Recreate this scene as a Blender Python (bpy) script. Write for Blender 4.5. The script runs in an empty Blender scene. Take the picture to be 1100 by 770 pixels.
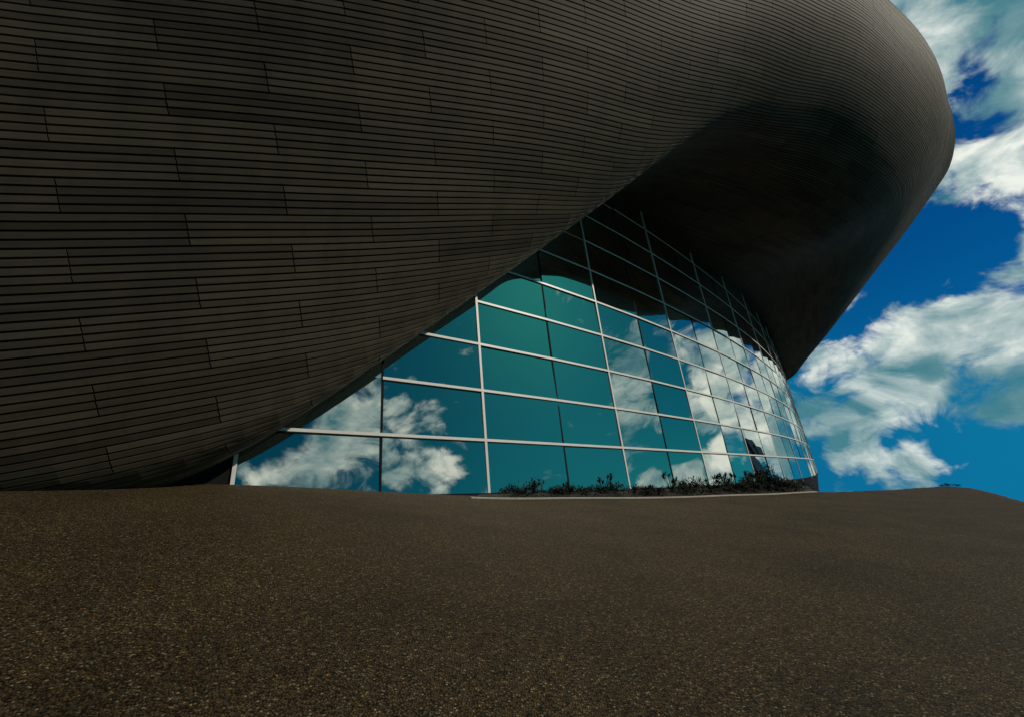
import bpy, bmesh
# ---------------------------------------------------------------- geometry of the building (metres)
import math, random
import numpy as np
EYE = 1.5                                   # camera height above the plaza datum
BAY = 6.6                                   # white mullion spacing
LEAN = 0.226                                # the glass leans inwards as it rises
KN = np.array([-2, -1, -.3, .4, 1.1, 1.8, 2.5, 3.3, 4.5, 6, 8, 10, 12, 14.])
FIELDS = np.array([
 [-1.1444, -1.2697, -1.414, 1.749, 5.8492, 9.8048, 13.6153, 13.9485, 13.8011, 14.6543, 15.0233, 14.797, 14.7602, 14.179],
 [0.1264, 0.1084, 0.087, 0.0877, 0.1059, 0.2023, 0.0738, 0.1193, 0.081, 0.2739, 0.2567, 0.2019, 0.2227, 0.2275],
 [1.6008, 1.3843, 1.2497, 1.092, 0.8477, 0.866, 0.818, 0.6294, 0.5517, 0.4602, 0.7437, 0.9655, 1.2962, 1.6044],
 [1.3631, 1.4362, 1.2615, 2.0915, 3.2272, 5.8631, 7.8922, 7.2392, 6.9778, 7.1398, 6.6244, 6.0026, 4.88, 2.4377],
 [1.3093, 1.2951, 0.867, 0.5021, 0.5752, 0.5954, 0.5863, 0.9158, 1.1918, 2.2855, 3.1912, 3.3711, 3.5054, 4.4965],
 [0.0512, 0.0467, 0.0306, 0.0369, 0.0846, 0.1116, 0.1276, 0.1229, 0.0964, 0.0931, 0.0311, 0.0029, 0.0102, 0.0266],
 [-1.475, -1.6934, -0.4462, -1.1856, -2.4354, -3.0922, -2.5693, -0.7936, 1.7195, 2.4534, 1.6673, 1.039, 0.9038, 0.904]])
S0, SD, PITCH, T0 = -0.20868, 0.23070, 0.14060, 6.3062     # panel joints and board pitch
SHEAR, SHEAR2, BEND = -0.022166, -0.001065, -0.000107
ROWS = [-1.373, .207, 1.779, 3.355, 4.946, 6.542, 8.133, 9.715, 11.293, 12.868, 14.45]

def natural_spline(kn, x):
    n = len(kn); h = np.diff(kn); A = np.zeros((n, n)); R = np.zeros((n, n)); A[0, 0] = A[-1, -1] = 1
    for i in range(1, n-1):
        A[i, i-1] = h[i-1]; A[i, i] = 2*(h[i-1]+h[i]); A[i, i+1] = h[i]
        R[i, i-1] += 6/h[i-1]; R[i, i] -= 6/h[i-1]+6/h[i]; R[i, i+1] += 6/h[i]
    M = np.linalg.solve(A, R); out = np.zeros((len(x), n))
    for j, xx in enumerate(x):
        xx = min(max(xx, kn[0]), kn[-1])
        i = min(max(int(np.searchsorted(kn, xx))-1, 0), n-2); a = (kn[i+1]-xx)/h[i]; b = 1-a
        out[j, i] += a; out[j, i+1] += b
        out[j] += ((a**3-a)*M[i]+(b**3-b)*M[i+1])*h[i]**2/6
    return out

SMIN, SMAX, SSTEP = -4.0, 14.0, 0.05
SG = np.arange(SMIN, SMAX+.001, SSTEP); NS = len(SG)
def bearing(s):
    b = np.interp(s, [-4, 0, .5, 1.5, 2.5, 3.5, 4.5, 6], [61, 57, 56.4, 52.5, 48.4, 45.6, 43.2, 39.5])
    ex = np.maximum(s-6, 0)
    return np.radians(b-np.minimum(ex, 2.5)*2.0623-np.maximum(ex-2.5, 0)*.3119)
BRG = bearing(SG)
_d = np.stack([np.sin(BRG), np.cos(BRG)], -1)
PLAN = np.concatenate([[[0, 0]], np.cumsum(.5*(_d[1:]+_d[:-1])*SSTEP*BAY, 0)])
PLAN = PLAN-PLAN[np.argmin(abs(SG-1))]+np.array([-.685, 14.31])
NRM = np.stack([np.cos(BRG), -np.sin(BRG)], -1)
_F = natural_spline(KN, SG)
ZJ, PH0, PH1, TT1, WW, KA, OFF = [_F @ f for f in FIELDS]
DT, NT = 0.1, 263
TG = np.arange(NT)*DT-0.3
def _shell():
    T = np.maximum(TG, 0)[None, :]; w = np.maximum(WW, .4)[:, None]; t1 = TT1[:, None]
    phi = PH0[:, None]+(PH1-PH0)[:, None]/(1+np.exp(-(T-t1)/w*2.5))+KA[:, None]*.6*np.logaddexp(0, (T-t1-w)/.6)
    pm = .5*(phi[:, 1:]+phi[:, :-1])
    r = np.concatenate([np.zeros((NS, 1)), np.cumsum(np.cos(pm)*DT, 1)], 1)
    z = np.concatenate([np.zeros((NS, 1)), np.cumsum(np.sin(pm)*DT, 1)], 1)
    r = r-r[:, 3:4]-LEAN*ZJ[:, None]; z = z-z[:, 3:4]+ZJ[:, None]
    xy = PLAN[:, None, :]+r[..., None]*NRM[:, None, :]
    return np.concatenate([xy, z[..., None]], -1)
SHELL = _shell()
_ds = np.gradient(SHELL, axis=0); _dt = np.gradient(SHELL, axis=1)
SHELLN = np.cross(_ds, _dt); SHELLN /= np.linalg.norm(SHELLN, axis=-1, keepdims=True)
def shell_at(G, s, t):
    i = np.clip((s-SMIN)/SSTEP, 0, NS-1.001); j = np.clip((t-TG[0])/DT, 0, NT-1.001)
    i0 = i.astype(int); j0 = j.astype(int); a = (i-i0)[..., None]; b = (j-j0)[..., None]
    return G[i0, j0]*(1-a)*(1-b)+G[i0+1, j0]*a*(1-b)+G[i0, j0+1]*(1-a)*b+G[i0+1, j0+1]*a*b
def glass_at(s, z, out=0.0):                 # a point on the leaning glass line, 'out' metres in front of it
    x = np.interp(s, SG, PLAN[:, 0]); y = np.interp(s, SG, PLAN[:, 1])
    b = float(bearing(np.array(float(s)))); n = np.array([math.cos(b), -math.sin(b)])
    k = math.sqrt(1+LEAN*LEAN)
    return np.array([x+n[0]*(out/k-LEAN*z), y+n[1]*(out/k-LEAN*z), z+out*LEAN/k])
def zj(s): return float(np.interp(s, SG, ZJ))
# camera model (used for the camera matrix)
CAM_PITCH, CAM_ROLL, CAM_F = 0.193247, math.radians(2.5), 490.0/1100*36
# ---------------------------------------------------------------- sky settings: (bearing, elevation, radius, strength) of each cloud
SKY_SAT, SKY_VAL, SKY_TINT, SKY_TINT_SUN = 1.5, 1.0, (.03, .62, .80), (.06, .60, .42)
WARP = .13
CLOUD_DARK, CLOUD_MID, CLOUD_LIGHT = (1.2, 4.0, 4.8), (8.5, 10.4, 10.2), (16.0, 16.6, 15.2)
CLOUD_LIST = [
 # right of the roof, seen directly
 (50, 37, 9, 1.15), (45, 39, 6, 1.1), (57, 40, 10, 1.0), (51, 27, 5, .95), (48.5, 24, 3, .8), (55, 30, 7, .95),
 (35.5, 9, 3.2, .9), (39.8, 8.8, 4, .95), (43.5, 11, 4.4, .95), (48, 13.2, 4.4, .95), (37.5, 4.8, 3, .9), (36.5, 1.2, 2.6, 1.05), (39, -.2, 2, 1.0), (41.5, .2, 2.2, .95), (53, 13, 5, .9), (34, 5, 3, .9), (42, 7, 3, .85), (45.5, 7.5, 3, .85), (48.5, 7, 3, .85), (52, 6, 3, .85),
 # seen mirrored in the glass, save for the last row
 (139.5, 22.5, 4, .66), (132, 26.5, 5, .80), (128.4, 29, 3.2, .85), (126, 26, 3.2, .72), (119.5, 27, 2.8, .62), (117.5, 21, 3, .66), (122.5, 22, 2.6, .66),
 (77, 25, 4.5, .64), (79, 18.5, 3.4, .80), (82, 15, 2.2, .66), (80, 10.5, 1.6, .9), (61, 15, 5, .95), (66, 15, 3.2, .8), (64, 22, 3.5, .6), (55.5, 17, 5.5, .95), (53.6, 8.2, 3, .9), (58, 8.5, 2.2, .8), (66, 8, 2.8, .85), (73, 9.5, 2.2, .85),
 (68, 47, 13, 1), (88, 53, 11, 1), (50, 56, 12, 1),  # unseen cloud banks, added to brighten the shell from the right
 # gaps of clear sky
 (48.3, 31.2, 2.4, -.85), (46, 18.3, 3.2, -.8), (100, 28, 8, -1.2), (105, 20, 5, -1), (71.5, 14, 2.2, -.6),
]
SHADED = [(46.5, 4.9, 2.6), (50.5, 5.6, 2.8), (50.5, 30.0, 1.8), (52.5, 35.5, 1.8), (43.5, 8.6, 1.3), (62, 20, 2.5), (77, 25, 3.5)]
# ---------------------------------------------------------------- scene helpers
rnd = random.Random(7)
sc = bpy.context.scene
C = sc.collection
def up(p): return (float(p[0]), float(p[1]), float(p[2])+EYE)
def link(name, verts, faces, mat, parent=None, smooth=False):
    me = bpy.data.meshes.new(name)
    me.from_pydata([tuple(map(float, v)) for v in verts], [], [tuple(f) for f in faces])
    me.update()
    if smooth:
        for p in me.polygons: p.use_smooth = True
    if mat: me.materials.append(mat)
    o = bpy.data.objects.new(name, me); C.objects.link(o)
    if parent: o.parent = parent
    return o
def tag(o, label=None, cat=None, group=None, kind=None):
    if label: o['label'] = label
    if cat: o['category'] = cat
    if group: o['group'] = group
    if kind: o['kind'] = kind
    return o
def bar(verts, faces, path, ups, sides, w, h0, h1):
    """sweep a rectangular section: path points, per-point outward and side vectors, width, from h0 to h1 outward"""
    b = len(verts)
    for p, u, s in zip(path, ups, sides):
        for a, c in ((-.5, h0), (.5, h0), (.5, h1), (-.5, h1)):
            verts.append(np.array(p)+np.array(s)*a*w+np.array(u)*c)
    n = len(path)
    for i in range(n-1):
        q = b+4*i
        for k in range(4):
            faces.append((q+k, q+(k+1) % 4, q+4+(k+1) % 4, q+4+k))
    faces.append((b, b+3, b+2, b+1)); e = b+4*(n-1); faces.append((e, e+1, e+2, e+3))

# ---------------------------------------------------------------- materials
def nodes(name):
    m = bpy.data.materials.new(name); m.use_nodes = True
    nt = m.node_tree; nt.nodes.clear()
    out = nt.nodes.new('ShaderNodeOutputMaterial')
    return m, nt, out
def N(nt, typ, **kw):
    n = nt.nodes.new(typ)
    for k, v in kw.items():
        if k.startswith('_'): setattr(n, k[1:], v)
        else: n.inputs[k.replace('__', ' ')].default_value = v
    return n
def mixc(nt, fac, a, b, blend='MIX'):
    n = nt.nodes.new('ShaderNodeMix'); n.data_type = 'RGBA'; n.blend_type = blend
    for sock, v in ((n.inputs[0], fac), (n.inputs[6], a), (n.inputs[7], b)):
        if hasattr(v, 'is_output'): nt.links.new(v, sock)
        else: sock.default_value = v if not isinstance(v, tuple) else (*v[:3], 1)
    return n.outputs[2]
def math_(nt, op, a, b=0.0, c=0.0, clamp=False):
    n = nt.nodes.new('ShaderNodeMath'); n.operation = op; n.use_clamp = clamp
    for i, v in enumerate((a, b, c)):
        if hasattr(v, 'is_output'): nt.links.new(v, n.inputs[i])
        else: n.inputs[i].default_value = v
    return n.outputs[0]
def ramp(nt, fac, stops, interp='LINEAR'):
    n = nt.nodes.new('ShaderNodeValToRGB'); n.color_ramp.interpolation = interp
    cr = n.color_ramp
    while len(cr.elements) < len(stops): cr.elements.new(.5)
    for e, (p, c) in zip(cr.elements, stops): e.position = p; e.color = (*c, 1) if len(c) == 3 else c
    nt.links.new(fac, n.inputs[0]); return n.outputs[0]
def plain(name, col, rough=.6, metal=0.0, noise=0.0, scale=8.0, spec=.5):
    m, nt, out = nodes(name)
    b = N(nt, 'ShaderNodeBsdfPrincipled', Roughness=rough, Metallic=metal)
    b.inputs['Specular IOR Level'].default_value = spec
    if noise:
        tc = N(nt, 'ShaderNodeTexCoord'); t = N(nt, 'ShaderNodeTexNoise', Scale=scale, Detail=6.0, Roughness=.65)
        nt.links.new(tc.outputs['Object'], t.inputs['Vector'])
        lo = tuple(c*(1-noise) for c in col); hi = tuple(min(1, c*(1+noise)) for c in col)
        nt.links.new(ramp(nt, t.outputs[0], [(.3, lo), (.7, hi)]), b.inputs['Base Color'])
    else: b.inputs['Base Color'].default_value = (*col, 1)
    nt.links.new(b.outputs[0], out.inputs[0]); return m

def timber_material():
    m, nt, out = nodes('weathered_timber')
    b = N(nt, 'ShaderNodeBsdfPrincipled', Roughness=.7); b.inputs['Specular IOR Level'].default_value = .12
    at = N(nt, 'ShaderNodeAttribute', _attribute_name='tone')
    uv = N(nt, 'ShaderNodeUVMap', _uv_map='UVMap')
    uw = N(nt, 'ShaderNodeUVMap', _uv_map='Wall')
    mp = N(nt, 'ShaderNodeMapping'); mp.inputs['Scale'].default_value = (.9, 26, 1)
    nt.links.new(uv.outputs[0], mp.inputs[0])
    g = N(nt, 'ShaderNodeTexNoise', Scale=1.0, Detail=7.0, Roughness=.7); nt.links.new(mp.outputs[0], g.inputs['Vector'])
    s = N(nt, 'ShaderNodeTexNoise', Scale=.33, Detail=5.0, Roughness=.6); nt.links.new(uw.outputs[0], s.inputs['Vector'])
    c = ramp(nt, at.outputs['Fac'], [(0, (.036, .030, .023)), (.5, (.071, .060, .045)), (1, (.108, .092, .069))])
    c = mixc(nt, 1.0, c, ramp(nt, g.outputs[0], [(.25, (.70, .68, .66)), (.75, (1.24, 1.22, 1.2))]), 'MULTIPLY')
    c = mixc(nt, 1.0, c, ramp(nt, s.outputs[0], [(.3, (.82, .84, .86)), (.7, (1.14, 1.12, 1.02))]), 'MULTIPLY')
    m2 = N(nt, 'ShaderNodeMapping'); m2.inputs['Scale'].default_value = (1.6, .16, 1); nt.links.new(uw.outputs[0], m2.inputs[0])
    st = N(nt, 'ShaderNodeTexNoise', Scale=1.0, Detail=6.0, Roughness=.68); nt.links.new(m2.outputs[0], st.inputs['Vector'])   # old rain streaks
    c = mixc(nt, 1.0, c, ramp(nt, st.outputs[0], [(.32, (.80, .80, .80)), (.5, (1, 1, 1)), (.7, (1.10, 1.09, 1.06))]), 'MULTIPLY')
    nt.links.new(c, b.inputs['Base Color'])
    bp = N(nt, 'ShaderNodeBump', Strength=.25, Distance=.004); nt.links.new(g.outputs[0], bp.inputs['Height'])
    nt.links.new(bp.outputs[0], b.inputs['Normal'])
    nt.links.new(b.outputs[0], out.inputs[0]); return m

def glass_material():
    m, nt, out = nodes('solar_control_glass')
    gl = N(nt, 'ShaderNodeBsdfGlossy', Roughness=.004)
    gl.inputs['Color'].default_value = (.93, .94, .87, 1)
    df = N(nt, 'ShaderNodeBsdfDiffuse'); df.inputs['Color'].default_value = (.004, .012, .012, 1)
    lw = N(nt, 'ShaderNodeLayerWeight', Blend=.35)
    f = math_(nt, 'MULTIPLY_ADD', lw.outputs['Facing'], .36, .62, True)
    # panes are very slightly pillowed, as sealed units are
    tc = N(nt, 'ShaderNodeTexCoord'); w = N(nt, 'ShaderNodeTexNoise', Scale=.5, Detail=1.0)
    nt.links.new(tc.outputs['Object'], w.inputs['Vector'])
    bp = N(nt, 'ShaderNodeBump', Strength=.10, Distance=.05); nt.links.new(w.outputs[0], bp.inputs['Height'])
    nt.links.new(bp.outputs[0], gl.inputs['Normal'])
    mx = N(nt, 'ShaderNodeMixShader'); nt.links.new(f, mx.inputs[0]); nt.links.new(df.outputs[0], mx.inputs[1]); nt.links.new(gl.outputs[0], mx.inputs[2])
    nt.links.new(mx.outputs[0], out.inputs[0]); return m

def ground_material():
    m, nt, out = nodes('resin_bound_gravel')
    b = N(nt, 'ShaderNodeBsdfPrincipled', Roughness=.75); b.inputs['Specular IOR Level'].default_value = .1
    tc = N(nt, 'ShaderNodeTexCoord')
    v = N(nt, 'ShaderNodeTexVoronoi', Scale=70.0); v.voronoi_dimensions = '2D'
    wp = N(nt, 'ShaderNodeTexNoise', Scale=45.0, Detail=2.0)
    nt.links.new(tc.outputs['Object'], wp.inputs['Vector'])
    vec = N(nt, 'ShaderNodeVectorMath', _operation='MULTIPLY_ADD'); vec.inputs[1].default_value = (.012, .012, 0)
    nt.links.new(wp.outputs['Color'], vec.inputs[0]); nt.links.new(tc.outputs['Object'], vec.inputs[2])
    nt.links.new(vec.outputs[0], v.inputs['Vector'])
    sep = N(nt, 'ShaderNodeSeparateColor'); nt.links.new(v.outputs['Color'], sep.inputs[0])
    stone = ramp(nt, sep.outputs[0], [(0, (.010, .0075, .004)), (.16, (.031, .022, .011)), (.40, (.064, .045, .022)),
                                      (.84, (.100, .073, .036)), (.95, (.17, .128, .064)), (1, (.34, .28, .17))])
    hue = ramp(nt, sep.outputs[1], [(0, (1.25, .95, .62)), (.4, (1, 1, 1)), (.8, (.92, 1.0, 1.0)), (1, (.85, 1.05, 1.1))])
    c = mixc(nt, 1.0, stone, hue, 'MULTIPLY')
    big = N(nt, 'ShaderNodeTexNoise', Scale=.55, Detail=7.0, Roughness=.62)
    nt.links.new(tc.outputs['Object'], big.inputs['Vector'])
    c = mixc(nt, 1.0, c, ramp(nt, big.outputs[0], [(.28, (.60, .60, .61)), (.5, (.92, .91, .90)), (.72, (1.18, 1.14, 1.03))]), 'MULTIPLY')
    gap = ramp(nt, v.outputs['Distance'], [(.25, (1, 1, 1)), (.75, (.22, .2, .18))])
    c = mixc(nt, 1.0, c, gap, 'MULTIPLY')
    nt.links.new(c, b.inputs['Base Color'])
    hgt = math_(nt, 'SUBTRACT', sep.outputs[2], math_(nt, 'MULTIPLY', v.outputs['Distance'], 1.2))
    bp = N(nt, 'ShaderNodeBump', Strength=.8, Distance=.008); nt.links.new(hgt, bp.inputs['Height'])
    nt.links.new(bp.outputs[0], b.inputs['Normal'])
    nt.links.new(b.outputs[0], out.inputs[0]); return m

def leaf_material(name, a, c2):
    m, nt, out = nodes(name)
    b = N(nt, 'ShaderNodeBsdfPrincipled', Roughness=.75); b.inputs['Specular IOR Level'].default_value = .15
    at = N(nt, 'ShaderNodeObjectInfo'); geo = N(nt, 'ShaderNodeNewGeometry')
    f = math_(nt, 'FRACT', math_(nt, 'ADD', at.outputs['Random'], geo.outputs['Random Per Island']))
    nt.links.new(ramp(nt, f, [(0, a), (1, c2)]), b.inputs['Base Color'])
    nt.links.new(b.outputs[0], out.inputs[0]); return m

M_TIMBER = timber_material(); M_GLASS = glass_material(); M_GROUND = ground_material()
M_LINING = plain('black_membrane', (.006, .006, .006), .9)
M_ALU = plain('pale_aluminium', (.74, .71, .67), .42, 0, .06, 3)
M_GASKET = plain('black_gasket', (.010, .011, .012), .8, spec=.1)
M_ROOF = plain('standing_seam_roof', (.30, .31, .32), .45, .4, .1, .6)
M_KERB = plain('pale_concrete', (.46, .42, .35), .8, 0, .25, 9)
M_SOIL = plain('dark_soil', (.018, .014, .010), .95, 0, .5, 14)
M_LEAF = leaf_material('dark_evergreen_leaf', (.006, .011, .005), (.026, .034, .016))
M_BLADE = leaf_material('spiky_blade_leaf', (.006, .010, .006), (.03, .036, .022))
M_STEM = plain('dark_stem', (.03, .022, .015), .8)
M_TOWER = plain('dark_cladding', (.022, .022, .024), .5, 0, .2, .4)
M_FIN = plain('pale_fin', (.42, .40, .37), .5)

# ---------------------------------------------------------------- the building
hall = bpy.data.objects.new('sports_hall', None); C.objects.link(hall)
hall.location = up((PLAN[np.argmin(abs(SG-3))][0], PLAN[np.argmin(abs(SG-3))][1], -1.45))
tag(hall, 'huge sports hall with a curved dark timber clad roof over a leaning teal glass wall', 'building')
HL = np.array(hall.location)
def part(name, verts, faces, mat, smooth=False):
    V = np.array(verts, float)+np.array([0, 0, EYE])-HL
    return link(name, V, faces, mat, hall, smooth)

# timber boards: four to a panel, panels in running bond, real gaps over a black membrane
V, Fc, TONE, UVF, UVW = [], [], [], [], []
GAP, ENDGAP, THICK = 0.035, 0.018, 0.07
CR = np.arange(-24, 70)
def joint(c, r):
    rr = np.clip(r, -14, 14)
    return S0+c*SD+SHEAR*rr+SHEAR2*c*rr*.9+BEND*c*c
nv = 0
for r in range(-16, 36):
    cs = [c for c in CR if (c-r) % 2 == 0]
    for c0, c1 in zip(cs[:-1], cs[1:]):
        ptone = rnd.gauss(.5, .13); du0 = rnd.uniform(0, 50)
        for j in range(4):
            rj = r+(j-1.5)/4
            a, b = joint(c0, rj), joint(c1, rj)
            if b < SMIN+.02 or a > SMAX-.02: continue
            a2 = max(a+ENDGAP/BAY/2, SMIN+.01); b2 = min(b-ENDGAP/BAY/2, SMAX-.01)
            if b2-a2 < .02: continue
            n = max(2, int(round((b2-a2)/.1)))
            s = np.linspace(a2, b2, n+1); ramp_ = np.linspace(0, 1, n+1)
            da = joint(c0, rj+.125)-a; db = joint(c1, rj+.125)-b          # the joint line runs straight across the four boards
            sh = np.clip(s+da*(1-ramp_)+db*ramp_, SMIN, SMAX); sl_ = np.clip(s-da*(1-ramp_)-db*ramp_, SMIN, SMAX)
            lo = T0+np.interp(sl_, SG, OFF)+PITCH*(4*r-2+j)+GAP/2; hi = T0+np.interp(sh, SG, OFF)+PITCH*(4*r-1+j)-GAP/2
            if hi.max() < -.2 or lo.min() > TG[-1]-.15: continue
            lo = np.clip(lo, -.25, TG[-1]-.1); hi = np.clip(hi, -.25, TG[-1]-.1)
            if (hi-lo).max() < .02: continue
            tone = min(1, max(0, ptone+rnd.gauss(0, .11)))
            pl, ph = shell_at(SHELL, sl_, lo), shell_at(SHELL, sh, hi)
            nl, nh = shell_at(SHELLN, sl_, lo), shell_at(SHELLN, sh, hi)
            lift = rnd.uniform(-.004, .004)
            ring = np.stack([pl-nl*THICK, pl+nl*lift, ph+nh*lift, ph-nh*THICK], 1)   # (n+1,4,3)
            V.append(ring.reshape(-1, 3))
            su, du = s*BAY+r*3.7, du0+j*3.1
            for i in range(n):
                q = nv+4*i
                for k in range(3):
                    Fc.append((q+k, q+k+1, q+k+5, q+k+4)); TONE.append(tone)
                    v0, v1 = (k-1)*.13+du, k*.13+du
                    UVF.append((su[i], v0, su[i], v1, su[i+1], v1, su[i+1], v0)); x0_, x1_, y_ = s[i]*BAY, s[i+1]*BAY, float(lo[i]); UVW.append((x0_, y_, x0_, y_, x1_, y_, x1_, y_))
            e = nv+4*n
            for f in ((nv, nv+3, nv+2, nv+1), (e, e+1, e+2, e+3)):
                Fc.append(f); TONE.append(tone); UVF.append((su[0], du, su[0], du, su[0], du, su[0], du)); UVW.append((s[0]*BAY, float(lo[0]))*4)
            nv += 4*(n+1)
V = np.concatenate(V)+np.array([0, 0, EYE])-HL
me = bpy.data.meshes.new('timber_cladding'); me.from_pydata(V.tolist(), [], Fc); me.update()
me.materials.append(M_TIMBER)
me.attributes.new('tone', 'FLOAT', 'FACE').data.foreach_set('value', np.array(TONE, np.float32))
uvl = me.uv_layers.new(name='UVMap'); uvl.data.foreach_set('uv', np.array(UVF, np.float32).ravel())
uvw = me.uv_layers.new(name='Wall'); uvw.data.foreach_set('uv', np.array(UVW, np.float32).ravel())
o = bpy.data.objects.new('timber_cladding', me); C.objects.link(o); o.parent = hall

# membrane behind the boards and the roof that closes the shell at the top
js, jt = np.arange(0, NS, 3), np.arange(0, NT, 3)
P = (SHELL-SHELLN*.065)[np.ix_(js, jt)]; a, b = P.shape[:2]
part('cladding_membrane', P.reshape(-1, 3), [(i*b+j, i*b+j+1, (i+1)*b+j+1, (i+1)*b+j) for i in range(a-1) for j in range(b-1)], M_LINING, True)
edge = SHELL[::6, -2]; en = NRM[::6]
rows = []
for k, (inn, rise) in enumerate(((0, 0), (2.5, 1.5), (6, 2.6), (12, 3.4), (22, 3.8))):
    rows.append(np.concatenate([edge[:, :2]-en*inn, edge[:, 2:]+rise], 1))
R_ = np.stack(rows, 1); a, b = R_.shape[:2]
part('roof', R_.reshape(-1, 3), [(i*b+j, i*b+j+1, (i+1)*b+j+1, (i+1)*b+j) for i in range(a-1) for j in range(b-1)], M_ROOF, True)
# end walls under the shell
for si in (0, NS-1):
    sec = SHELL[si, ::4]-SHELLN[si, ::4]*.03; n = NRM[si]
    inner = np.concatenate([np.repeat((PLAN[si]-n*24)[None], len(sec), 0), sec[:, 2:]], 1)
    vv = np.concatenate([sec, inner]); L = len(sec)
    part('end_wall', vv, [(i, i+1, L+i+1, L+i) for i in range(L-1)], M_TOWER)

# glazing: one flat pane per half bay and row; white mullions and transoms, dark butt joints between
cpt, spt, crl, srl = math.cos(CAM_PITCH), math.sin(CAM_PITCH), math.cos(CAM_ROLL), math.sin(CAM_ROLL)
def pix(p):
    d = max(p[1]*cpt+p[2]*spt, .3); u = -p[1]*spt+p[2]*cpt
    X, Y = 490*p[0]/d, -490*u/d
    return 550+crl*X-srl*Y, 385+srl*X+crl*Y
panes, dark = [], []
H = np.arange(-3, 14, .5)
for h in H:
    for k in range(len(ROWS)-1):
        z0, z1 = ROWS[k], ROWS[k+1]
        if z0 > max(zj(h), zj(h+.5))+.2: continue
        t1, t2 = rnd.gauss(0, .008), rnd.gauss(0, .008)
        q = [glass_at(h, z0, t1+t2), glass_at(h+.5, z0, -t1+t2), glass_at(h+.5, z1, -t1-t2), glass_at(h, z1, t1-t2)]
        px = [pix(p) for p in q]
        ar = abs(sum(px[i][0]*px[(i+1) % 4][1]-px[(i+1) % 4][0]*px[i][1] for i in range(4)))/2
        cx = sum(p[0] for p in px)/4; cy = sum(p[1] for p in px)/4
        lx, ly = px[1][0], min(px[1][1], 522)          # lower right corner against the edge of the timber belly
        edge_y = np.interp(lx, [180, 250, 320, 400, 510, 600, 640, 2000], [516, 490, 449, 393, 318, 253, 226, -999])
        vis = (q[0][1] > .5) and -.4 <= h <= 9 and ly > edge_y+4 and 200 < cx < 880
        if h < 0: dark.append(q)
        else: panes.append((ar if vis else 0, q))
panes.sort(key=lambda t: -t[0])
rest_v, rest_f = [], []
def pane_mesh(q, vv, ff):
    b = len(vv); nrm = np.cross(q[1]-q[0], q[3]-q[0]); nrm /= np.linalg.norm(nrm)
    vv += list(q)+[p-nrm*.03 for p in q]
    ff += [(b, b+1, b+2, b+3), (b+4, b+7, b+6, b+5), (b, b+4, b+5, b+1), (b+1, b+5, b+6, b+2), (b+2, b+6, b+7, b+3), (b+3, b+7, b+4, b)]
for i, (ar, q) in enumerate(panes):
    if i < 99 and ar > 0:
        vv, ff = [], []; pane_mesh(q, vv, ff); part('glass_pane', vv, ff, M_GLASS)
    else: pane_mesh(q, rest_v, rest_f)
tag(part('glass_pane', rest_v, rest_f, M_GLASS), kind='stuff')
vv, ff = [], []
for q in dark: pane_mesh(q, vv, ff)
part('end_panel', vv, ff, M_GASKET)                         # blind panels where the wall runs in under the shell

pv, pf = [], []                                              # dark plinth under the glass
for s in np.arange(.5, 14.01, .25): pv += [tuple(glass_at(s, ROWS[0]-.02, -.02)), tuple(glass_at(s, ROWS[0]-.02, -.02)-np.array([0, 0, 5.]))]
for i in range(len(pv)//2-1): pf.append((2*i, 2*i+1, 2*i+3, 2*i+2))
part('plinth', pv, pf, M_GASKET)
def local_axes(s):
    b = float(bearing(np.array(float(s)))); d = np.array([math.sin(b), math.cos(b), 0])
    return d, np.array([math.cos(b), -math.sin(b), LEAN])/math.sqrt(1+LEAN**2)
for m in range(-2, 14):                                      # white mullions on the bay lines
    zt = min(zj(m)+.3, 14.5)
    if zt < ROWS[0]: continue
    d, n = local_axes(m); vv, ff = [], []
    bar(vv, ff, [glass_at(m, ROWS[0]-.2), glass_at(m, zt)], [n, n], [d, d], .084, .0, .03)
    part('mullion', vv, ff, M_ALU)
for h in np.arange(-1.5, 14, 1):                             # dark silicone joints on the half bays
    zt = min(zj(h)+.3, 14.5)
    if zt < ROWS[0]: continue
    d, n = local_axes(h); vv, ff = [], []
    bar(vv, ff, [glass_at(h, ROWS[0]-.1), glass_at(h, zt)], [n, n], [d, d], .066, -.01, .014)
    part('glazing_joint', vv, ff, M_GASKET)
for k, z in enumerate(ROWS[:-1]):                            # white transoms, their lower lip a dark gasket
    ss = [s for s in np.arange(-2, 14.01, .5) if zj(s)+1.6 > z]
    ax = [local_axes(s) for s in ss]; zv = [np.array([0, 0, 1.0])-n*n[2] for d, n in ax]
    pth = [glass_at(s, z) for s in ss]
    vv, ff = [], []; bar(vv, ff, pth, [n for d, n in ax], zv, .084, .0, .035)
    t = part('transom' if k else 'glass_sill', vv, ff, M_ALU if k else M_GASKET)
    vv, ff = [], []; bar(vv, ff, [p-w*.059 for p, w in zip(pth, zv)], [n for d, n in ax], zv, .035, .0, .03)
    g = part('gasket', vv, ff, M_GASKET); g.parent = t

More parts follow.
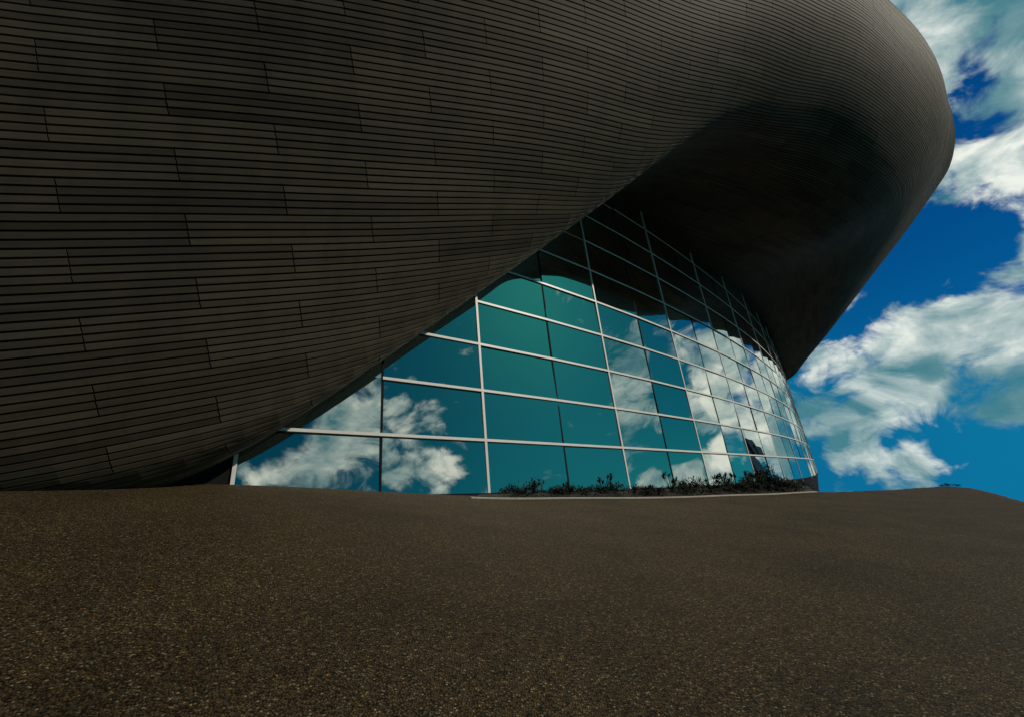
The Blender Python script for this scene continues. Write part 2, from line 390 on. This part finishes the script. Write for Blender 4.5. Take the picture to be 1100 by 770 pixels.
# ---------------------------------------------------------------- the ground
KERB = np.array([(-.95, 12.75), (3.1, 14.95), (7.2, 17.2), (11.0, 19.7), (14.6, 22.2)])
EDGE = np.array([(-60, -40), (-60, 40), (-14, 9.2), (-6.2, 11.1), (-.75, 14.75), (4.5, 18.8), (9.4, 23.2), (14.1, 27.8), (18.0, 31.8),
                 (19.2, 31.6), (15.5, 24.2), (15.0, 22.4), (22, 27.2), (28, 31.6), (32.2, 34.6), (33.4, 34.9), (33.6, 34.0), (31.2, 30.6), (26.8, 25.2), (21.9, 19.2), (13.5, 9.5), (9.5, 3), (8, -8), (8, -40)])
def smooth(a, b, x):
    t = np.clip((x-a)/(b-a), 0, 1); return t*t*(3-2*t)
def poly_dist(X, Y, P):
    inside = np.zeros(X.shape, bool); dmin = np.full(X.shape, 1e9)
    for i in range(len(P)):
        (x0, y0), (x1, y1) = P[i], P[(i+1) % len(P)]
        c = ((y0 > Y) != (y1 > Y)) & (X < (x1-x0)*(Y-y0)/((y1-y0) or 1e-9)+x0); inside ^= c
        L = (x1-x0)**2+(y1-y0)**2; t = np.clip(((X-x0)*(x1-x0)+(Y-y0)*(y1-y0))/L, 0, 1)
        dmin = np.minimum(dmin, np.hypot(X-x0-t*(x1-x0), Y-y0-t*(y1-y0)))
    return np.where(inside, -dmin, dmin)
def ground_z(x, y):
    x = np.asarray(x, float); y = np.asarray(y, float)
    q = (x+.7)*-.84+(y-14)*-.545                              # along the wall, to the left
    nn = (x+.7)*.545-(y-14)*.84                               # out from the wall
    ramp_up = -.03*np.logaddexp(-.061*.7*np.logaddexp(0, q/.7)/.03, -.44/.03)     # an even ramp that levels off under the shell
    z = -1.43+ramp_up*(1-smooth(1.0, 13.5, nn))
    z = z+.02*np.sin(x*.7+1)*np.sin(y*.5)+.03*smooth(20, 36, x)
    return z
xs = np.concatenate([np.arange(-60, -14, 2.), np.arange(-14, 42, .4), np.arange(42, 62, 2.)])
ys = np.concatenate([np.arange(-40, -2, 2.), np.arange(-2, 46, .4), np.arange(46, 70, 2.)])
X, Y = np.meshgrid(xs, ys, indexing='ij')
D = poly_dist(X, Y, EDGE)
front = (X*.84+Y*-.54 > -9)                                   # falls away only on the open side, level under the hall
Dp = np.maximum(D, 0)
bank = np.minimum(Dp, .5)**2*2+np.maximum(Dp-.5, 0)*2.0
hallside = ((X-4.5)*-.77+(Y-18.3)*.64 > 0) & (X < 20)
Zg = ground_z(X, Y)-np.where(hallside, 0, np.minimum(bank, 14))
a, b = X.shape
ground = link('plaza_ground', np.stack([X, Y, Zg+EYE], -1).reshape(-1, 3),
              [(i*b+j, (i+1)*b+j, (i+1)*b+j+1, i*b+j+1) for i in range(a-1) for j in range(b-1)], M_GROUND, None, True)
tag(ground, kind='structure')

# kerb and planting bed
def resample(P, n):
    L = np.concatenate([[0], np.cumsum(np.hypot(*np.diff(P, axis=0).T))]); t = np.linspace(0, L[-1], n)
    return np.stack([np.interp(t, L, P[:, 0]), np.interp(t, L, P[:, 1])], -1)
KP = resample(KERB, 40)
kd = np.gradient(KP, axis=0); kd /= np.linalg.norm(kd, axis=1)[:, None]; kn = np.stack([-kd[:, 1], kd[:, 0]], -1)   # towards the wall
kz = ground_z(KP[:, 0], KP[:, 1])+EYE
vv, ff = [], []
bar(vv, ff, [(p[0], p[1], z) for p, z in zip(KP, kz)], [(0, 0, 1)]*40, [(n[0], n[1], 0) for n in kn], .12, -.1, .035)
tag(link('kerb', vv, ff, M_KERB), kind='structure')
WALL = np.array([glass_at(s, -1.4)[:2] for s in np.linspace(1.02, 5.6, 40)])
bedv = []
for i in range(40):
    for f in np.linspace(0, 1, 8):
        k = KP[i]+kn[i]*.08; p = k*(1-f)+(WALL[i]+np.array([.0, .25]))*f
        z = ground_z(p[0], p[1])+EYE+.02+.10*math.sin(math.pi*min(f*1.4, 1))*(.4+.6*min(1, i/8))+rnd.uniform(-.02, .02)
        bedv.append((p[0], p[1], float(z)))
bed = link('planting_soil', bedv, [(i*8+j, (i+1)*8+j, (i+1)*8+j+1, i*8+j+1) for i in range(39) for j in range(7)], M_SOIL, None, True)
tag(bed, kind='structure')

# ---------------------------------------------------------------- plants
def leaf(vv, ff, p, d, L, w, droop=.25):
    d = np.array(d, float); d /= np.linalg.norm(d)
    s = np.cross(d, (0, 0, 1)); s = s/(np.linalg.norm(s)+1e-6); b = len(vv); p = np.array(p, float)
    m = p+d*L*.5; e = p+d*L+np.array([0, 0, -droop*L])
    vv += [p-s*w*.25, p+s*w*.25, m+s*w*.5, m-s*w*.5, e]
    ff += [(b, b+1, b+2, b+3), (b+3, b+2, b+4)]
def rnd_dir(lo, hi):
    a = rnd.uniform(0, 6.283); e = math.radians(rnd.uniform(lo, hi))
    return np.array([math.cos(a)*math.cos(e), math.sin(a)*math.cos(e), math.sin(e)])
def spiky():
    vv, ff = [], []
    for _ in range(34): leaf(vv, ff, (rnd.gauss(0, .02), rnd.gauss(0, .02), .06), rnd_dir(12, 85), rnd.uniform(.35, .7), .05, rnd.uniform(0, .3))
    return vv, ff
def branching(h, heads):
    vv, ff = [], []
    for _ in range(heads):
        top = np.array([rnd.gauss(0, .22), rnd.gauss(0, .22), h*rnd.uniform(.45, 1)])
        bar(vv, ff, [(0, 0, 0), top*.5+np.array([rnd.gauss(0, .03), 0, .05]), top], [(0, 1, 0)]*3, [(1, 0, 0)]*3, .02, -.01, .01)
        for _ in range(12): leaf(vv, ff, top, rnd_dir(-10, 80), rnd.uniform(.16, .30), .05, .15)
    return vv, ff
def leafy(h, w, n):
    vv, ff = [], []
    for _ in range(7):
        top = np.array([rnd.gauss(0, w*.3), rnd.gauss(0, w*.3), h*rnd.uniform(.6, .95)])
        bar(vv, ff, [(0, 0, 0), top], [(0, 1, 0)]*2, [(1, 0, 0)]*2, .014, -.007, .007)
    lump = [np.array([rnd.gauss(0, w*.32), rnd.gauss(0, w*.32), h*rnd.uniform(.25, .85)]) for _ in range(7)]
    for _ in range(n):
        c = rnd.choice(lump); p = c+np.array([rnd.gauss(0, w*.13), rnd.gauss(0, w*.13), rnd.gauss(0, h*.12)])
        p[2] = max(.02, p[2]); leaf(vv, ff, p, rnd_dir(-20, 70), rnd.uniform(.09, .15), rnd.uniform(.045, .07))
    return vv, ff
KINDS = [('spiky_plant', 'spiky dark green plant', spiky(), M_BLADE), ('spiky_plant', 'spiky dark green plant', spiky(), M_BLADE),
         ('branching_plant', 'open branching plant with tufted heads', branching(.8, 6), M_BLADE),
         ('branching_plant', 'open branching plant with tufted heads', branching(.68, 8), M_BLADE),
         ('leafy_shrub', 'low leafy dark shrub', leafy(.5, .7, 300), M_LEAF), ('leafy_shrub', 'low leafy dark shrub', leafy(.66, .7, 340), M_LEAF),
         ('tall_shrub', 'tall bushy shrub', leafy(1.35, .75, 520), M_LEAF)]
PROTO = [None]*len(KINDS)
COUNT = {}
WORDS = ['first', 'second', 'third', 'fourth', 'fifth', 'sixth', 'seventh', 'eighth', 'ninth', 'tenth', 'eleventh', 'twelfth', 'thirteenth', 'fourteenth', 'fifteenth', 'sixteenth', 'seventeenth', 'eighteenth', 'nineteenth', 'twentieth', 'twenty-first', 'twenty-second', 'twenty-third', 'twenty-fourth', 'twenty-fifth', 'twenty-sixth']
def plant(kind, x, y, size, group='plants in the kerbed bed below the glass wall', label=None):
    name, txt, (vv, ff), mat = KINDS[kind]
    if PROTO[kind] is None:
        o = link(name, vv, ff, mat); PROTO[kind] = o
    else:
        o = PROTO[kind].copy(); C.objects.link(o)
    o.location = (x, y, float(ground_z(x, y))+EYE+.03); o.rotation_euler = (0, 0, rnd.uniform(0, 6.28)); o.scale = (size*.98,)*3
    COUNT[name] = COUNT.get(name, 0)+1
    tag(o, label or '%s, %s such from the left under the glass' % (txt, WORDS[COUNT[name]-1]), 'shrub' if 'shrub' in name else 'plant', group)
    return o
def bed_point(px, back):                                      # a spot in the bed on the bearing of a column of the picture
    m = (px-550)/503.0
    best = min(range(40), key=lambda i: abs(KP[i][0]-m*KP[i][1]))
    return KP[best]+kn[best]*back
SPOTS = [(576, 4, .5, .55), (597, 5, .6, .8), (613, 4, .5, .6), (624, 4, .7, .65), (635, 0, .6, .85), (648, 4, .5, .7), (664, 2, .6, .9), (672, 4, .7, .75), (684, 5, .6, .7),
         (700, 1, .7, .7), (712, 4, .6, .8), (724, 4, .5, .7), (741, 2, .7, 1.0), (752, 4, .5, .85), (763, 5, .9, .8), (773, 0, .7, .8), (782, 4, .6, .9), (789, 3, .9, 1.0),
         (797, 5, .7, .9), (804, 1, .8, .95), (811, 4, .7, 1.0), (817, 3, 1.0, 1.1), (824, 5, .8, 1.0), (830, 0, .9, 1.1), (836, 4, .8, 1.1), (842, 3, 1.1, 1.15),
         (847, 5, .9, 1.05), (852, 1, .8, 1.1), (855, 5, 1.4, 1.3), (857, 5, .7, 1.2), (861, 5, 1.6, 1.35), (863, 4, .6, 1.2), (868, 5, 1.1, 1.2), (871, 4, .5, 1.15)]
for px, kind, back, size in SPOTS:
    x, y = bed_point(px, back); plant(kind, x, y, size)
x, y = bed_point(867, 1.6); plant(6, x, y, .95, label='tall bushy shrub at the far right end of the bed below the glass')
for x, y, s in ((30.6, 33.0, .4), (31.6, 33.6, .55), (32.6, 33.9, .45)):
    plant(4, x, y, s, 'shrubs on the far corner of the plaza', 'tiny low shrub on the skyline at the far right corner of the plaza')
vv, ff = [], []                                              # creeping ground cover between them
for _ in range(3800):
    i = min(39, int(40*rnd.random()**.8)); f = rnd.random()**1.5
    if i < 3: continue
    p = KP[i]+kd[i]*rnd.uniform(-.25, .25)+kn[i]*(.12+f*1.6)
    leaf(vv, ff, (p[0], p[1], float(ground_z(p[0], p[1]))+EYE+rnd.uniform(.03, .08+.16*min(1, i/14))), rnd_dir(-10, 70), rnd.uniform(.06, .13), rnd.uniform(.03, .05))
tag(link('ground_cover', vv, ff, M_LEAF), 'low dark creeping foliage filling the kerbed bed below the glass', 'ground cover', kind='stuff')

# a dark tower beyond the right edge of the view; the far end of the glass mirrors it
tw = bpy.data.objects.new('tower_block', None); C.objects.link(tw)
tb = math.radians(49.9); TD = 105.0; tx, ty = TD*math.sin(tb), TD*math.cos(tb)
tw.location = (tx, ty, -14); tw.rotation_euler = (0, 0, -tb)
tag(tw, 'dark tower with pale vertical fins, mirrored in the far end of the glass wall', 'tower')
def box(vv, ff, x0, x1, y0, y1, z0, z1):
    b = len(vv); vv += [(x, y, z) for z in (z0, z1) for x, y in ((x0, y0), (x1, y0), (x1, y1), (x0, y1))]
    ff += [(b, b+3, b+2, b+1), (b+4, b+5, b+6, b+7)]+[(b+k, b+(k+1) % 4, b+4+(k+1) % 4, b+4+k) for k in range(4)]
vv, ff = [], []; box(vv, ff, -2.0, 2.0, -4, 4, 0, 26.5); box(vv, ff, -1.3, 1.1, -3, 3, 26.5, 28.5); link('wall', vv, ff, M_TOWER, tw)
for k, xx in enumerate((-1.7, -.9, .4, 1.5)):
    vv, ff = [], []; box(vv, ff, xx-.11, xx+.11, -4.5, -4.02, 17, 26.8+(k % 2)*1.5); link('fin', vv, ff, M_FIN, tw)

# ---------------------------------------------------------------- sky, clouds and sun
SUN_AZ, SUN_EL = math.radians(93), math.radians(40)          # bearing clockwise from +Y
w = bpy.data.worlds.new('World'); sc.world = w; w.use_nodes = True
nt = w.node_tree; nt.nodes.clear()
out = nt.nodes.new('ShaderNodeOutputWorld'); bg = nt.nodes.new('ShaderNodeBackground')
sky = nt.nodes.new('ShaderNodeTexSky'); sky.sky_type = 'NISHITA'; sky.sun_disc = False
sky.sun_elevation = SUN_EL; sky.sun_rotation = SUN_AZ; sky.air_density = 1.0; sky.dust_density = .4; sky.ozone_density = 3.0
tc = nt.nodes.new('ShaderNodeTexCoord'); DIR = tc.outputs['Generated']
mx = N(nt, 'ShaderNodeVectorMath', _operation='MAXIMUM'); mx.inputs[1].default_value = (-2, -2, .14)
nt.links.new(DIR, mx.inputs[0]); nt.links.new(mx.outputs[0], sky.inputs[0])
hs = N(nt, 'ShaderNodeHueSaturation', Saturation=SKY_SAT, Value=SKY_VAL); nt.links.new(sky.outputs[0], hs.inputs['Color'])
sdot = N(nt, 'ShaderNodeVectorMath', _operation='DOT_PRODUCT'); sdot.inputs[1].default_value = (math.sin(math.radians(130)), math.cos(math.radians(130)), 0); nt.links.new(DIR, sdot.inputs[0])
sm = nt.nodes.new('ShaderNodeMapRange'); sm.interpolation_type = 'SMOOTHSTEP'; sm.inputs[1].default_value = .16; sm.inputs[2].default_value = .5; nt.links.new(sdot.outputs['Value'], sm.inputs[0])
skyc = mixc(nt, 1.0, hs.outputs[0], mixc(nt, sm.outputs[0], SKY_TINT, SKY_TINT_SUN), 'MULTIPLY')
BLOBS = CLOUD_LIST
def dirv(b, e):
    b, e = math.radians(b), math.radians(e); return (math.sin(b)*math.cos(e), math.cos(b)*math.cos(e), math.sin(e))
wn = N(nt, 'ShaderNodeTexNoise', Scale=5.0, Detail=5.0, Roughness=.6); nt.links.new(DIR, wn.inputs['Vector'])
wv = N(nt, 'ShaderNodeVectorMath', _operation='MULTIPLY_ADD'); wv.inputs[1].default_value = (WARP, WARP, WARP*.8); nt.links.new(wn.outputs['Color'], wv.inputs[0])
wb = N(nt, 'ShaderNodeVectorMath', _operation='SUBTRACT'); wb.inputs[1].default_value = (WARP*.5, WARP*.5, WARP*.4); nt.links.new(DIR, wb.inputs[0]); nt.links.new(wb.outputs[0], wv.inputs[2])
wd = N(nt, 'ShaderNodeVectorMath', _operation='NORMALIZE'); nt.links.new(wv.outputs[0], wd.inputs[0]); WDIR = wd.outputs[0]
dens = None
for b, e, rad, st in BLOBS:
    dot = N(nt, 'ShaderNodeVectorMath', _operation='DOT_PRODUCT'); dot.inputs[1].default_value = dirv(b, e); nt.links.new(WDIR, dot.inputs[0])
    mr = nt.nodes.new('ShaderNodeMapRange'); mr.interpolation_type = 'SMOOTHSTEP'
    mr.inputs[1].default_value = math.cos(math.radians(rad*1.5)); mr.inputs[2].default_value = math.cos(math.radians(rad*.35))
    mr.inputs[3].default_value = 0; mr.inputs[4].default_value = st
    nt.links.new(dot.outputs['Value'], mr.inputs[0])
    dens = mr.outputs[0] if dens is None else (math_(nt, 'ADD', dens, mr.outputs[0]) if st < 0 else math_(nt, 'MAXIMUM', dens, mr.outputs[0]))
mp = N(nt, 'ShaderNodeMapping'); mp.inputs['Scale'].default_value = (1, 1, 1.5); nt.links.new(DIR, mp.inputs[0])
n1 = N(nt, 'ShaderNodeTexNoise', Scale=11.0, Detail=11.0, Roughness=.6, Distortion=.5); nt.links.new(mp.outputs[0], n1.inputs['Vector'])
n2 = N(nt, 'ShaderNodeTexNoise', Scale=8.0, Detail=8.0, Roughness=.6, Distortion=.5); nt.links.new(mp.outputs[0], n2.inputs['Vector'])
nz = math_(nt, 'SUBTRACT', n1.outputs[0], .5)
dn = math_(nt, 'MULTIPLY_ADD', nz, 3.2, dens)
cov = nt.nodes.new('ShaderNodeMapRange'); cov.interpolation_type = 'SMOOTHSTEP'
cov.inputs[1].default_value = .26; cov.inputs[2].default_value = .92; nt.links.new(dn, cov.inputs[0])
shade = ramp(nt, n2.outputs[0], [(.34, CLOUD_DARK), (.52, CLOUD_MID), (.64, CLOUD_LIGHT)])
dk = None
for b_, e_, rad in SHADED:
    dot = N(nt, 'ShaderNodeVectorMath', _operation='DOT_PRODUCT'); dot.inputs[1].default_value = dirv(b_, e_); nt.links.new(WDIR, dot.inputs[0])
    mr = nt.nodes.new('ShaderNodeMapRange'); mr.interpolation_type = 'SMOOTHSTEP'
    mr.inputs[1].default_value = math.cos(math.radians(rad*1.4)); mr.inputs[2].default_value = math.cos(math.radians(rad*.4)); nt.links.new(dot.outputs['Value'], mr.inputs[0])
    dk = mr.outputs[0] if dk is None else math_(nt, 'MAXIMUM', dk, mr.outputs[0])
shade = mixc(nt, math_(nt, 'MULTIPLY', dk, .8), shade, CLOUD_DARK)
fac = math_(nt, 'MULTIPLY', cov.outputs[0], .97)
col = mixc(nt, fac, skyc, shade)
sepd = N(nt, 'ShaderNodeSeparateXYZ'); nt.links.new(DIR, sepd.inputs[0])
lowf = nt.nodes.new('ShaderNodeMapRange'); lowf.inputs[1].default_value = -.10; lowf.inputs[2].default_value = -.17; nt.links.new(sepd.outputs[2], lowf.inputs[0])
col = mixc(nt, lowf.outputs[0], col, (.25, .22, .17))
nt.links.new(col, bg.inputs[0]); bg.inputs[1].default_value = .055
nt.links.new(bg.outputs[0], out.inputs[0])

sl = bpy.data.lights.new('sun', 'SUN'); sl.energy = 2.6; sl.angle = math.radians(.53); sl.color = (1, .91, .76)
so = bpy.data.objects.new('sun', sl); C.objects.link(so); so.location = (40, -10, 60)
import mathutils
sd = mathutils.Vector(dirv(math.degrees(SUN_AZ), math.degrees(SUN_EL)))
so.rotation_euler = sd.to_track_quat('Z', 'Y').to_euler()

# ---------------------------------------------------------------- camera
cam = bpy.data.cameras.new('camera'); co = bpy.data.objects.new('camera', cam); C.objects.link(co)
cam.sensor_width = 36; cam.sensor_fit = 'HORIZONTAL'; cam.lens = CAM_F; cam.clip_start = .05; cam.clip_end = 3000
Rv = mathutils.Vector((1, 0, 0)); Uv = mathutils.Vector((0, -spt, cpt)); Fw = mathutils.Vector((0, cpt, spt))
r2 = Rv*crl+Uv*srl; u2 = Uv*crl-Rv*srl
mat = mathutils.Matrix((r2, u2, -Fw)).transposed().to_4x4(); mat.translation = (0, 0, EYE)
co.matrix_world = mat
sc.camera = co
sc.view_settings.view_transform = 'Standard'; sc.view_settings.look = 'None'; sc.view_settings.exposure = 0; sc.view_settings.gamma = 1
sc.view_settings.use_curve_mapping = False
sc.cycles.max_bounces = 6; sc.cycles.glossy_bounces = 4; sc.cycles.diffuse_bounces = 3
